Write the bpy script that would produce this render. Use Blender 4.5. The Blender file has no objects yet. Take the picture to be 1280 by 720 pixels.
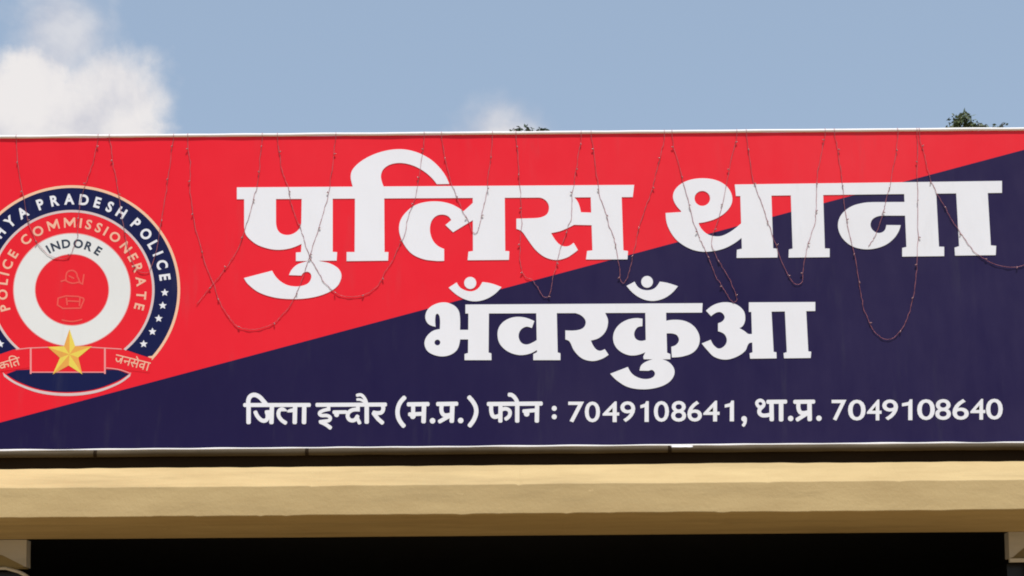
import bpy, bmesh, math, random
from mathutils import Vector, Matrix, Euler, noise
from mathutils.geometry import tessellate_polygon
random.seed(7)
S = bpy.context.scene
COL = S.collection
R = math.radians

# ------------------------------------------------------------------ camera
F_PX, PITCH, ROLL, DIST, EYE = 2300.0, 14.0, -0.45, 9.63, 1.6
cam_d = bpy.data.cameras.new('camera'); cam = bpy.data.objects.new('camera', cam_d); COL.objects.link(cam)
cam_d.sensor_width = 36.0; cam_d.lens = F_PX / 1280 * 36.0
cam_d.clip_start = 0.1; cam_d.clip_end = 3000
cam.location = (0, -DIST, EYE)
CROT = Matrix.Rotation(R(90 + PITCH), 3, 'X') @ Matrix.Rotation(R(ROLL), 3, 'Z')
cam.rotation_euler = CROT.to_euler()
S.camera = cam

# ------------------------------------------------------------------ world, sun, exposure
SUN_EL, SUN_AZ = 65.0, 14.0            # azimuth measured from straight in front of the board towards the right
w = bpy.data.worlds.new('World'); S.world = w; w.use_nodes = True
nt = w.node_tree; nt.nodes.clear()
def N(t, **k):
    n = nt.nodes.new(t)
    for a, b in k.items(): setattr(n, a, b)
    return n
def L(a, b): nt.links.new(a, b)
def val(x, sock):
    if isinstance(x, (int, float)): sock.default_value = x
    else: L(x, sock)
def M(op, a, b=0.0, c=0.0, clamp=False):
    n = N('ShaderNodeMath', operation=op); n.use_clamp = clamp
    for i, x in enumerate((a, b, c)): val(x, n.inputs[i])
    return n.outputs[0]
sky = N('ShaderNodeTexSky', sky_type='NISHITA'); sky.sun_disc = False
sky.sun_elevation = R(SUN_EL); sky.sun_rotation = R(180 - SUN_AZ)
sky.air_density = 1.0; sky.dust_density = 1.8; sky.ozone_density = 1.3; sky.altitude = 500
tc = N('ShaderNodeTexCoord'); DIRV = tc.outputs['Generated']
def dot(v):
    n = N('ShaderNodeVectorMath', operation='DOT_PRODUCT'); L(DIRV, n.inputs[0]); n.inputs[1].default_value = v
    return n.outputs['Value']
def noise_tex(scale, detail, rough, seed=(0, 0, 0), dist=0.0):
    a = N('ShaderNodeVectorMath', operation='ADD'); L(DIRV, a.inputs[0]); a.inputs[1].default_value = seed
    n = N('ShaderNodeTexNoise'); L(a.outputs[0], n.inputs['Vector'])
    n.inputs['Scale'].default_value = scale; n.inputs['Detail'].default_value = detail
    n.inputs['Roughness'].default_value = rough; n.inputs['Distortion'].default_value = dist
    return n.outputs['Fac']
def sky_dir(az, el):                   # azimuth in degrees right of straight ahead (+Y)
    a, e = R(az), R(el)
    return Vector((math.sin(a)*math.cos(e), math.cos(a)*math.cos(e), math.sin(e)))
def ss(x, lo, hi):
    n = N('ShaderNodeMapRange', interpolation_type='SMOOTHSTEP'); L(x, n.inputs['Value'])
    n.inputs['From Min'].default_value = lo; n.inputs['From Max'].default_value = hi
    return n.outputs['Result']
n_big = noise_tex(14, 7, 0.55, (3.1, 1.7, 0.4), 0.3)
n_fine = noise_tex(40, 6, 0.6, (0.3, 5.2, 2.2), 0.2)
def cloud_puff(az, el, ra, re, amp, lo, hi):
    c = sky_dir(az, el); r_ = sky_dir(az + 90, 0); u_ = r_.cross(c) * 1.0
    if u_.z < 0: u_ = -u_
    u = M('DIVIDE', dot(r_), math.sin(R(ra))); v = M('SUBTRACT', dot(u_), 0.0); v = M('DIVIDE', v, math.sin(R(re)))
    d = M('SQRT', M('ADD', M('MULTIPLY', u, u), M('MULTIPLY', v, v)))
    front = M('GREATER_THAN', dot(c), 0.3)
    f = M('ADD', M('SUBTRACT', 1.0, d), M('MULTIPLY', M('SUBTRACT', n_big, 0.5), amp))
    f = M('ADD', f, M('MULTIPLY', M('SUBTRACT', n_fine, 0.5), amp * 0.45))
    return M('MULTIPLY', ss(f, lo, hi), front)
puffs = [cloud_puff(-14.6, 17.2, 4.6, 4.3, 1.5, 0.0, 0.42), cloud_puff(-14.5, 21.0, 2.0, 3.2, 1.5, 0.0, 0.95), cloud_puff(-13.1, 19.3, 2.5, 2.1, 1.3, 0.0, 0.55),
         cloud_puff(-0.45, 18.2, 2.3, 2.0, 1.6, 0.0, 0.95), cloud_puff(-24, 18, 5, 3, 1.8, 0.0, 0.5),
         cloud_puff(24, 17, 6, 3, 1.9, 0.0, 0.6), cloud_puff(160, 26, 12, 6, 2.0, 0.0, 0.7), cloud_puff(215, 32, 9, 5, 2.0, 0.0, 0.7)]
PUFF_W = [0.96, 0.66, 0.93, 0.78, 0.9, 0.8, 0.9, 0.9]
dens = None
for p, k in zip(puffs, PUFF_W):
    q = M('MULTIPLY', p, k); dens = q if dens is None else M('MAXIMUM', dens, q)
shade = ss(M('ADD', M('MULTIPLY', n_big, 0.6), M('MULTIPLY', noise_tex(22, 5, 0.55, (9, 2, 1)), 0.5)), 0.42, 0.64)
cm = N('ShaderNodeMix', data_type='RGBA'); L(shade, cm.inputs['Factor'])
cm.inputs['A'].default_value = (5.0, 5.0, 5.6, 1); cm.inputs['B'].default_value = (7.4, 7.1, 7.0, 1)
hz = N('ShaderNodeMix', data_type='RGBA'); hz.inputs['Factor'].default_value = 0.55     # thin summer haze over the whole sky
L(sky.outputs[0], hz.inputs['A']); hz.inputs['B'].default_value = (4.05, 5.15, 6.55, 1)
mx = N('ShaderNodeMix', data_type='RGBA'); L(dens, mx.inputs['Factor'])
L(hz.outputs['Result'], mx.inputs['A']); L(cm.outputs['Result'], mx.inputs['B'])
bg = N('ShaderNodeBackground'); L(mx.outputs['Result'], bg.inputs['Color']); bg.inputs['Strength'].default_value = 0.11
wo = N('ShaderNodeOutputWorld'); L(bg.outputs[0], wo.inputs[0])

sl = bpy.data.lights.new('sun', 'SUN'); sl.energy = 4.2; sl.angle = R(0.53); sl.color = (1.0, 0.965, 0.91)
so = bpy.data.objects.new('sun', sl); COL.objects.link(so)
sdir = Vector((math.sin(R(SUN_AZ))*math.cos(R(SUN_EL)), -math.cos(R(SUN_AZ))*math.cos(R(SUN_EL)), math.sin(R(SUN_EL))))
so.rotation_euler = sdir.to_track_quat('Z', 'Y').to_euler(); so.location = (4, -8, 14)
S.view_settings.view_transform = 'Standard'; S.view_settings.look = 'None'
S.view_settings.exposure = 0.10
S.cycles.filter_width = 1.9; S.view_settings.gamma = 1.0; S.view_settings.use_curve_mapping = False

# ------------------------------------------------------------------ helpers
def P(px, py, y=0.0):
    """point of the world plane at depth y that photograph pixel (px, py) shows"""
    d = CROT @ Vector(((px - 640) / F_PX, (360 - py) / F_PX, -1.0))
    t = (y + DIST) / d.y
    return Vector((d.x * t, y, EYE + d.z * t))
def tag(o, label=None, cat=None, group=None, kind=None):
    if label: o['label'] = label
    if cat: o['category'] = cat
    if group: o['group'] = group
    if kind: o['kind'] = kind
    return o
def empty(name, loc=(0, 0, 0)):
    o = bpy.data.objects.new(name, None); COL.objects.link(o); o.location = loc; o.empty_display_size = 0.2
    return o
def link_mesh(name, verts, faces, mat, parent=None, smooth=False, mats=None, midx=None, org=None):
    """verts in world space; stored relative to the root thing"""
    root = parent
    while root is not None and root.parent is not None: root = root.parent
    off = Vector(org) if org is not None else (root.location.copy() if root is not None else Vector((0, 0, 0)))
    me = bpy.data.meshes.new(name)
    me.from_pydata([tuple(Vector(v) - off) for v in verts], [], faces)
    for m in (mats or [mat]): me.materials.append(m)
    if midx:
        for p, i in zip(me.polygons, midx): p.material_index = i
    if smooth:
        for p in me.polygons: p.use_smooth = True
    me.update()
    o = bpy.data.objects.new(name, me); COL.objects.link(o)
    if parent is not None: o.parent = parent
    elif org is not None: o.location = off
    return o
class MB:
    def __init__(s): s.v = []; s.f = []
    def box(s, x0, x1, y0, y1, z0, z1):
        b = len(s.v)
        s.v += [(x, y, z) for z in (z0, z1) for y in (y0, y1) for x in (x0, x1)]
        s.f += [tuple(b + i for i in q) for q in ((0,2,3,1), (4,5,7,6), (0,1,5,4), (2,6,7,3), (0,4,6,2), (1,3,7,5))]
        return s
    def tube(s, pts, r, n=8, caps=True):
        pts = [Vector(p) for p in pts]; b = len(s.v); rr = r if isinstance(r, (list, tuple)) else [r]*len(pts)
        prev = None
        for i, p in enumerate(pts):
            t = (pts[min(i+1, len(pts)-1)] - pts[max(i-1, 0)]).normalized()
            if prev is None:
                a = Vector((0, 0, 1)) if abs(t.z) < 0.9 else Vector((0, 1, 0))
                u = t.cross(a).normalized()
            else:
                u = (prev - t * prev.dot(t)).normalized()
            prev = u; vv = t.cross(u)
            for k in range(n):
                a = 2*math.pi*k/n
                s.v.append(tuple(p + (u*math.cos(a) + vv*math.sin(a))*rr[i]))
        for i in range(len(pts)-1):
            for k in range(n):
                s.f.append((b+i*n+k, b+i*n+(k+1) % n, b+(i+1)*n+(k+1) % n, b+(i+1)*n+k))
        if caps:
            s.f.append(tuple(b+k for k in reversed(range(n)))); s.f.append(tuple(b+(len(pts)-1)*n+k for k in range(n)))
        return s
    def build(s, name, mat, parent=None, smooth=False, org=None):
        return link_mesh(name, s.v, s.f, mat, parent, smooth, org=org)

# ------------------------------------------------------------------ materials
def material(name):
    m = bpy.data.materials.new(name); m.use_nodes = True
    t = m.node_tree; return m, t, t.nodes['Principled BSDF']
def nd(t, ty, **k):
    n = t.nodes.new(ty)
    for a, b in k.items(): setattr(n, a, b)
    return n
def tnoise(t, scale, detail=5, rough=0.55, stretch=None, seed=0):
    c = nd(t, 'ShaderNodeTexCoord'); mp = nd(t, 'ShaderNodeMapping'); t.links.new(c.outputs['Object'], mp.inputs[0])
    mp.inputs['Location'].default_value = (seed, seed*0.7, seed*1.3)
    if stretch: mp.inputs['Scale'].default_value = stretch
    n = nd(t, 'ShaderNodeTexNoise'); t.links.new(mp.outputs[0], n.inputs['Vector'])
    n.inputs['Scale'].default_value = scale; n.inputs['Detail'].default_value = detail; n.inputs['Roughness'].default_value = rough
    return n.outputs['Fac']
def ramp(t, fac, stops):
    r = nd(t, 'ShaderNodeValToRGB'); t.links.new(fac, r.inputs[0]); e = r.color_ramp.elements
    while len(e) < len(stops): e.new(0.5)
    for q, (p, c) in zip(e, stops): q.position = p; q.color = (*c, 1)
    return r.outputs[0]
def mixc(t, fac, a, b):
    n = nd(t, 'ShaderNodeMix', data_type='RGBA')
    for x, s_ in ((fac, n.inputs['Factor']), (a, n.inputs['A']), (b, n.inputs['B'])):
        if isinstance(x, (int, float)): s_.default_value = x
        elif isinstance(x, tuple): s_.default_value = (*x, 1)
        else: t.links.new(x, s_)
    return n.outputs['Result']
def bump(t, b, h, strength, dist):
    n = nd(t, 'ShaderNodeBump'); t.links.new(h, n.inputs['Height'])
    n.inputs['Strength'].default_value = strength; n.inputs['Distance'].default_value = dist
    t.links.new(n.outputs[0], b.inputs['Normal'])
def madd(t, a, ka, c, kc):
    n = nd(t, 'ShaderNodeMath', operation='MULTIPLY'); t.links.new(a, n.inputs[0]); n.inputs[1].default_value = ka
    m_ = nd(t, 'ShaderNodeMath', operation='MULTIPLY_ADD'); t.links.new(c, m_.inputs[0]); m_.inputs[1].default_value = kc
    t.links.new(n.outputs[0], m_.inputs[2]); return m_.outputs[0]
def flex(name, col, rough=0.42, dust_veil=0.05, dust_veil_col=(0.55, 0.5, 0.5)):
    """printed banner vinyl: faint dusting with a painted sky-haze veil, slack ripples shared by everything printed on it"""
    m, t, b = material(name)
    d1 = tnoise(t, 0.9, 6, 0.6, seed=2); d2 = tnoise(t, 14, 4, 0.6, (1, 1, 0.25), seed=5)
    f = ramp(t, madd(t, d1, 0.65, d2, 0.35), [(0.35, (dust_veil*.25,)*3), (0.75, (dust_veil, dust_veil, dust_veil))])
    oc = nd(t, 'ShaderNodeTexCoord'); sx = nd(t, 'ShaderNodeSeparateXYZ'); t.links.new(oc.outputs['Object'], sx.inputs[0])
    mr = nd(t, 'ShaderNodeMapRange'); t.links.new(sx.outputs['X'], mr.inputs['Value'])      # film strengthens to the right: reflected sky haze painted in
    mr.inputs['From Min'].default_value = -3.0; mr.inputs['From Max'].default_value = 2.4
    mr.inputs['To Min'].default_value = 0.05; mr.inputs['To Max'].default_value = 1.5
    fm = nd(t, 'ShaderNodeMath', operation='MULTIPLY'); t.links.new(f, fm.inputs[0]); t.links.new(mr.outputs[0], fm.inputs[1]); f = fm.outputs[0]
    sm = ramp(t, tnoise(t, 2.6, 3, 0.55, (2.4, 1, 0.45), seed=11), [(0.56, (0, 0, 0)), (0.68, (1, 1, 1))])   # soft smudges painting in the shading of vinyl creases
    s2 = ramp(t, tnoise(t, 16, 4, 0.6, (1.6, 1, 0.22), seed=13), [(0.45, (0, 0, 0)), (0.70, (1, 1, 1))])
    cm_ = nd(t, 'ShaderNodeMath', operation='MULTIPLY'); t.links.new(sm, cm_.inputs[0]); t.links.new(s2, cm_.inputs[1])
    ck = nd(t, 'ShaderNodeMath', operation='MULTIPLY'); t.links.new(cm_.outputs[0], ck.inputs[0]); ck.inputs[1].default_value = 0.30
    veiled = mixc(t, f, col, dust_veil_col)
    t.links.new(mixc(t, ck.outputs[0], veiled, tuple(0.62*x + 0.05 for x in col)), b.inputs['Base Color'])
    t.links.new(ramp(t, d1, [(0.3, (rough-0.07,)*3), (0.7, (rough+0.1,)*3)]), b.inputs['Roughness'])
    h = madd(t, tnoise(t, 1.5, 3, 0.5, (1, 1, 0.5), seed=8), 1.0, tnoise(t, 7, 3, 0.5, (1, 1, 0.35), seed=3), 0.12)
    bump(t, b, h, 0.6, 0.03)
    b.inputs['Specular IOR Level'].default_value = 0.20
    if col[0] < 0.02: b.inputs['Specular IOR Level'].default_value = 0.12
    return m
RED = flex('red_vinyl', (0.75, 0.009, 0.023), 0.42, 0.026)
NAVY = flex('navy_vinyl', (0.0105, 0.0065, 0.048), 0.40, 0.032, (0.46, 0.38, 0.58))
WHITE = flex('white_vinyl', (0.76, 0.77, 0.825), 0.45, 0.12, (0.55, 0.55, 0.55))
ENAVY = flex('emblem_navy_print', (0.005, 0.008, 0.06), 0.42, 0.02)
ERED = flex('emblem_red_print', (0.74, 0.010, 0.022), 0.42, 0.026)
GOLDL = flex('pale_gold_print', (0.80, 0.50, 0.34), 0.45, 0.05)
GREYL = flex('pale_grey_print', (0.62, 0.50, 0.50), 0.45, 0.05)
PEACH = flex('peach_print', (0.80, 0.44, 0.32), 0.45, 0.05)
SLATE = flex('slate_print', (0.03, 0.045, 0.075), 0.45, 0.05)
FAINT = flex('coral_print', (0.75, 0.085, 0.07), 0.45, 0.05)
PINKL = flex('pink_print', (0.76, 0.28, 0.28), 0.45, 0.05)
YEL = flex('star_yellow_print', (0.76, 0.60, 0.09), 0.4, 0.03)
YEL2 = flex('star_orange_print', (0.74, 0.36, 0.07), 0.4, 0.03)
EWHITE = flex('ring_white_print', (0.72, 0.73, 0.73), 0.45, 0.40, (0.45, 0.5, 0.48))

def paint(name, c1, c2, rough=0.75, streak=True, bscale=60):
    m, t, b = material(name)
    a = tnoise(t, 1.6, 6, 0.6, (0.5, 1, 1.2), seed=1); s2 = tnoise(t, 9, 5, 0.65, (0.35, 1, 2.2), seed=4)
    f = ramp(t, madd(t, a, 0.6, s2, 0.4), [(0.36, (0, 0, 0)), (0.66, (1, 1, 1))])
    col = mixc(t, f, c1, c2)
    if streak:
        st = ramp(t, tnoise(t, 3.0, 6, 0.7, (0.7, 1, 5.0), seed=9), [(0.60, (0, 0, 0)), (0.72, (0.35, 0.35, 0.35))])
        col = mixc(t, st, col, tuple(x*0.72 for x in c1))
    if streak:
        smear = ramp(t, tnoise(t, 5, 6, 0.65, (0.16, 1, 1.5), seed=27), [(0.50, (0, 0, 0)), (0.68, (0.45, 0.45, 0.45))])
        col = mixc(t, smear, col, tuple(x*0.66 for x in c1))
        pale = ramp(t, tnoise(t, 11, 6, 0.7, (0.5, 1, 1), seed=41), [(0.66, (0, 0, 0)), (0.72, (0.5, 0.5, 0.5))])
        col = mixc(t, pale, col, tuple(min(.8, x*1.3 + .03) for x in c2))
    t.links.new(col, b.inputs['Base Color']); b.inputs['Roughness'].default_value = rough
    bump(t, b, madd(t, tnoise(t, bscale, 4, 0.6), 0.4, tnoise(t, 5, 4, 0.6, seed=6), 1.0), 0.5, 0.006)
    return m
BEIGE = paint('beige_wall_paint', (0.42, 0.30, 0.135), (0.53, 0.395, 0.19))
STONE = paint('greige_wall_paint', (0.42, 0.40, 0.37), (0.49, 0.465, 0.43))
WALL_SHADE = paint('shaded_wall_paint', (0.26, 0.20, 0.09), (0.31, 0.24, 0.12))  # same wall paint darkened, its deeper shadow put into the colour
TRIM = paint('cream_trim_paint', (0.50, 0.475, 0.43), (0.58, 0.55, 0.5), streak=False)
HALL_SHADE = paint('hall_shade_black', (0.018, 0.018, 0.02), (0.024, 0.024, 0.026), streak=False)  # near-black: the hall's deep shade put into the wall colour
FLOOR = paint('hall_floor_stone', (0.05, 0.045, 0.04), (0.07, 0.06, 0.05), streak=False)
ROOF = paint('roof_cement', (0.30, 0.27, 0.23), (0.38, 0.35, 0.30))
PIPE = paint('weathered_pipe_paint', (0.045, 0.03, 0.014), (0.085, 0.065, 0.04), 0.6)
STEEL_GAP = paint('brown_steel_gap_shade', (0.012, 0.006, 0.002), (0.02, 0.011, 0.004), 0.85)  # near-black brown paints in the gap's shade; frame steel shares it
for _m in (STEEL_GAP, PIPE): _m.node_tree.nodes['Principled BSDF'].inputs['Specular IOR Level'].default_value = 0.12
HEM = paint('white_hem_cloth', (0.72, 0.70, 0.70), (0.80, 0.78, 0.78), 0.6, streak=False)
TAPE = paint('white_tape', (0.78, 0.76, 0.78), (0.8, 0.8, 0.8), 0.5, streak=False)
GROUND = paint('packed_earth', (0.27, 0.19, 0.095), (0.34, 0.25, 0.13), 0.9, streak=False, bscale=25)
PAVE = paint('dusty_forecourt', (0.27, 0.185, 0.08), (0.32, 0.22, 0.10), 0.85, streak=False, bscale=25)
WIRE, _t, _b = material('maroon_wire'); _b.inputs['Base Color'].default_value = (0.38, 0.13, 0.15, 1); _b.inputs['Roughness'].default_value = 0.5
BULB, _t, _b = material('clear_bulb'); _b.inputs['Base Color'].default_value = (0.30, 0.16, 0.17, 1); _b.inputs['Roughness'].default_value = 0.2
GLASS, _t, _b = material('dark_window_glass'); _b.inputs['Base Color'].default_value = (0.012, 0.012, 0.014, 1); _b.inputs['Roughness'].default_value = 0.25
_b.inputs['Specular IOR Level'].default_value = 0.25
BARK = paint('tree_bark', (0.09, 0.065, 0.045), (0.16, 0.12, 0.085), 0.9)
def leaf_mat(name, c1, c2):
    m, t, b = material(name)
    g = nd(t, 'ShaderNodeNewGeometry')
    col = mixc(t, g.outputs['Random Per Island'], c1, c2)
    t.links.new(col, b.inputs['Base Color']); b.inputs['Roughness'].default_value = 0.5
    b.inputs['Transmission Weight'].default_value = 0.0
    return m
LEAF_A = leaf_mat('green_leaf', (0.035, 0.062, 0.02), (0.16, 0.19, 0.085))
LEAF_B = leaf_mat('dark_green_leaf', (0.025, 0.05, 0.02), (0.06, 0.085, 0.035))

# ------------------------------------------------------------------ ground
def sheet(name, x0, x1, y0, y1, z, mat):
    return tag(link_mesh(name, [(x0, y0, z), (x1, y0, z), (x1, y1, z), (x0, y1, z)], [(0, 1, 2, 3)], mat), kind='structure')
sheet('ground', -900, 900, -900, 900, 0.0, GROUND)
sheet('forecourt', -9, 9, -16, -0.4, 0.004, PAVE)

# ------------------------------------------------------------------ building (porch with a deep canopy, dark hall)
YF = -0.34                                    # front face of the canopy slab
BX0, BX1 = -4.6, 4.4
YB = 0.66                                     # rear edge of the soffit: plane of the porch wall
z_ct = P(640, 581.3, YF + 0.2).z               # top of the bevel
z_cb = P(640, 604.6, YF).z
z_fb = P(640, 642.3, YF).z
z_sb = P(640, 669.5, YB).z
for _ in range(30): YB += (z_fb - P(640, 669.5, YB).z) / 0.115      # a level soffit
z_sb = z_fb
bld = empty('police_station_building', (0, YB, 0))
tag(bld, 'beige single storey police station with deep canopy slab and dark open porch', 'building')
prof = [(YF + 0.2, z_ct), (YF, z_cb), (YF, z_fb), (YB + 0.002, z_fb), (YB + 0.002, z_ct - .02)]
prof_v, prof_f = [], []
NX = 420
for i in range(NX + 1):
    x = BX0 + (BX1 - BX0) * i / NX
    for k, (y, z) in enumerate(prof):
        amp = 0.0035 if k < 4 else 0
        dy = noise.noise((x*1.7, k*9.1, 0.3)) * amp * (1 if k < 3 else 0); dz = noise.noise((x*1.3, k*5.3, 4.0)) * amp * (0.5 if k == 3 else 1)
        dz += noise.noise((x*9, k*2.2, 8.0)) * 0.0022 * (k < 3) - max(0, noise.noise((x*16, k*7.7, 3.0)) - .38) * 0.016 * (k in (1, 2))
        prof_v.append((x, y + dy, z + dz))
n = len(prof)
for i in range(NX):
    for k in range(n - 1):
        prof_f.append((i*n+k, i*n+k+1, (i+1)*n+k+1, (i+1)*n+k))
    prof_f.append((i*n+n-1, i*n, (i+1)*n, (i+1)*n+n-1))
prof_f.append(tuple(range(n))); prof_f.append(tuple(NX*n + k for k in reversed(range(n))))
link_mesh('canopy_slab', prof_v, prof_f, BEIGE, bld)
# bevel edges so the arrises catch the light
cs = bpy.data.objects['canopy_slab']; bv = cs.modifiers.new('b', 'BEVEL'); bv.width = 0.004; bv.segments = 2; bv.limit_method = 'ANGLE'; bv.angle_limit = R(20)

xl = P(38, 690, YB).x; xr = P(1253.5, 685, YB).x
DEEP = YB + 8.0
mb = MB(); mb.box(BX0 + .1, BX1 - .1, YB + 0.006, DEEP, z_fb + 0.356, z_fb + 0.50); mb.build('roof_slab', ROOF, bld)
mb = MB()
mb.box(BX0+.12, BX1-.12, YB+0.010, DEEP-.003, z_fb+0.30, z_fb+0.352); mb.build('hall_ceiling', HALL_SHADE, bld)
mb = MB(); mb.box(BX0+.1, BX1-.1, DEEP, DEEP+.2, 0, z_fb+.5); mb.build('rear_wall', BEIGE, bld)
mb = MB(); mb.box(BX0+.35, BX1-.35, DEEP-.06, DEEP-.01, .15, z_fb+.29); mb.build('hall_rear_shade_lining', HALL_SHADE, bld)  # near-black sheet carrying the shade of the hall
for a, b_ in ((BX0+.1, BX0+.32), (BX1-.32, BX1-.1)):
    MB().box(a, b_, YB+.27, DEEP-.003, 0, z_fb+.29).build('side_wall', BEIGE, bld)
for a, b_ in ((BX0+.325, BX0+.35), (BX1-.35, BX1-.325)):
    MB().box(a, b_, YB+.6, DEEP-.07, .15, z_fb+.29).build('hall_side_shade_lining', HALL_SHADE, bld)
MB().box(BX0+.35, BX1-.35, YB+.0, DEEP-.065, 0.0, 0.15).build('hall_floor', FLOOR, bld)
# porch piers left and right: haunched panel, recessed lintel in a shaded wall tone, cream trim over a dark arched window
def pier(side):
    Q = lambda px, py, y=YB: P(px, py, y)
    if side < 0:
        face = [Q(-130, 672), Q(33.6, 672), Q(33, 709), Q(31, 708.3), Q(26, 705.5), Q(0, 692.5), Q(-130, 640)]
        edge = [Q(33.2, 674), Q(38.4, 674), Q(37.8, 709), Q(34.0, 709)]
        outx = BX0 + .1
    else:
        face = [Q(1260, 660), Q(1420, 660), Q(1420, 640), Q(1281, 683.5), Q(1266, 696.5), Q(1261.5, 697.5)]
        edge = [Q(1253.4, 668), Q(1259.5, 668), Q(1261, 697), Q(1256.9, 697)]
        outx = BX1 - .1
    def prism(name, poly, y0, y1, mat, par=bld):
        k = len(poly)
        v = [(p.x, y0, p.z) for p in poly] + [(p.x, y1, p.z) for p in poly]
        f = [tuple(range(k)), tuple(range(2*k-1, k-1, -1))] + [(i, i+k, (i+1) % k+k, (i+1) % k) for i in range(k)]
        return link_mesh(name, v, f, mat, par)
    for p in face: p.z = min(p.z, z_fb - 0.002)
    for p in edge: p.z = min(p.z, z_fb - 0.003)
    prism('porch_haunch', face, YB - .004, YB + .085, STONE)
    yr = YB + .09
    zt = Q(0, 709.5, yr).z if side < 0 else Q(1270, 697.3, yr).z
    if side < 0:
        a, b_ = outx, Q(30, 700, yr).x
    else:
        a, b_ = Q(1263.5, 700, yr).x, outx
    MB().box(a, b_, yr, yr + .1, zt, z_fb - .004).build('porch_lintel', WALL_SHADE, bld)
    # window: arched trim and pane
    if side < 0:
        pts = [Q(-170, 710.6, yr), Q(8, 710.6, yr), Q(15, 712.5, yr), Q(24, 715, yr), Q(31, 718.5, yr), Q(38, 724, yr), Q(43, 732, yr), Q(46, 745, yr), Q(47, 780, yr)]
    else:
        pts = [Q(1420, 699.7, yr), Q(1260.5, 699.7, yr), Q(1260.4, 701.9, yr), Q(1262.5, 702.2, yr), Q(1262.5, 780, yr)]
    win = None
    z0 = 1.0
    fr = MB()
    if side < 0:
        path = [(p.x, yr - .012, p.z) for p in pts] + [(pts[-1].x, yr - .012, z0)]
        fr.tube(path, [.0085]*3 + [.009, .0105, .012] + [.013]*(len(path)-6), 8)
    else:
        zc = pts[0].z
        fr.box(pts[1].x, outx, yr - .03, yr - .002, zc - .010, zc + .010)
        fr.box(pts[1].x + .14, pts[1].x + .18, yr - .02, yr + .02, z0, zc - .012)
    win = fr.build('window', TRIM, bld)
    if side < 0:
        poly = [Vector((outx, 0, z0))] + [Vector((p.x, 0, p.z - .008)) for p in pts] + [Vector((pts[-1].x, 0, z0))]
        poly[1].x = outx
        prism('pane', poly, yr + .12, yr + .13, GLASS, win)
    else:
        MB().box(pts[1].x + .02, outx, yr + .12, yr + .13, z0, pts[0].z - .006).build('pane', GLASS, win)
    MB().box(min(a, b_), max(a, b_), yr + .02, yr + .2, .15, z0 - .004).build('sill_wall', STONE, bld)
pier(-1); pier(1)

# ------------------------------------------------------------------ sign board: frame and banner
ZT = P(640, 168.2).z; ZB = P(640, 557.2).z
SX0, SX1 = P(-190, 360).x, P(1400, 360).x
sign = empty('police_station_sign', (0, 0, z_ct))
tag(sign, 'long red and navy police station sign board with white Hindi lettering and round emblem', 'sign')
YBAN = 0.0
def zline(x): return 0
# banner: red and navy areas of one printed sheet, as a grid split along the diagonal
A = P(0, 528.2); B = P(1280, 187.2); slope = (B.z - A.z) / (B.x - A.x)
dz_ = lambda x: A.z + slope * (x - A.x)
xt = A.x + (ZT - A.z) / slope; xb = A.x + (ZB - A.z) / slope
xt = min(xt, SX1 - .01); xb = max(xb, SX0 + .01)
def banner_mesh(name, loop, mat):
    v = [(x, 0.0, z) for x, z in loop]
    k = len(v)
    vv = v + [(x, 0.012, z) for x, z in loop]
    f = [tuple(range(k))] + [(i, i+k, (i+1) % k+k, (i+1) % k) for i in range(k)]
    return link_mesh(name, vv, f, mat, sign)
zl = dz_(SX0); zr = dz_(SX1)
red_loop = [(SX0, max(ZB, zl)), (xb, ZB)] if zl < ZB else [(SX0, zl)]
top_hit = zr > ZT
if top_hit: red_loop += [(xt, ZT), (SX0, ZT)]
else: red_loop += [(SX1, zr), (SX1, ZT), (SX0, ZT)]
nav_loop = [(xb, ZB), (SX1, ZB)] if zl < ZB else [(SX0, zl), (SX0, ZB), (SX1, ZB)]
nav_loop += [(SX1, ZT), (xt, ZT)] if top_hit else [(SX1, zr)]
if zl < ZB: red_loop = [(SX0, ZB)] + red_loop[1:]
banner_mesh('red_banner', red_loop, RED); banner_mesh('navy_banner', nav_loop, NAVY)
MB().box(SX0+.02, SX1-.02, 0.014, 0.05, ZB+.01, ZT-.01).build('backing_sheet', STEEL_GAP, sign)
def wavy(z, y, r, x0, x1, n_, a, sd):
    return [(x0+(x1-x0)*i/n_, y + noise.noise((i*.31, sd, 1))*a*.6, z + noise.noise((i*.23, sd, 5))*a) for i in range(n_+1)]
ztr = P(640, 166.1, -.004).z
MB().tube(wavy(ztr, -.003, 0, SX0, SX1, 110, .0022, 2.0), [0.0092 + .0012*noise.noise((i*.4, 3, 3)) for i in range(111)], 12).build('top_hem', HEM, sign, True)
zbr = P(640, 563.0, -.008).z
MB().tube(wavy(zbr, -.006, 0, SX0, SX1, 110, .0030, 7.0), [0.0185 + .0015*noise.noise((i*.3, 6, 3)) for i in range(111)], 14).build('bottom_pipe', PIPE, sign, True)
MB().tube(wavy(P(640, 558.6).z, -.0135, 0, SX0, SX1, 150, .0026, 4.0), [max(.0022, .0052 + .0042*noise.noise((i*.17, 8, 3))) for i in range(151)], 10).build('bottom_hem', HEM, sign, True)
MB().box(SX0, SX1, .016, .07, z_ct - .12, zbr - .004).build('base_gap_shade', STEEL_GAP, sign)  # dark strip standing in for the shadow gap below the board
a = P(838, 559.6, -.02); b_ = P(866, 559.6, -.02)
MB().tube([(a.x + (b_.x-a.x)*i/6, -.0135, P(852, 559.6).z + .0006*math.sin(i*2)) for i in range(7)], [.0095 + .0007*math.sin(i*3) for i in range(7)], 10).build('tape_wrap', TAPE, sign, True)
for px in (120, 384, 837):
    c = P(px, 562, -.006)
    MB().tube([(c.x - .009, -.006, zbr), (c.x + .009, -.006, zbr)], .0215, 12).build('pipe_clip', STEEL_GAP, sign, True)
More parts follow.
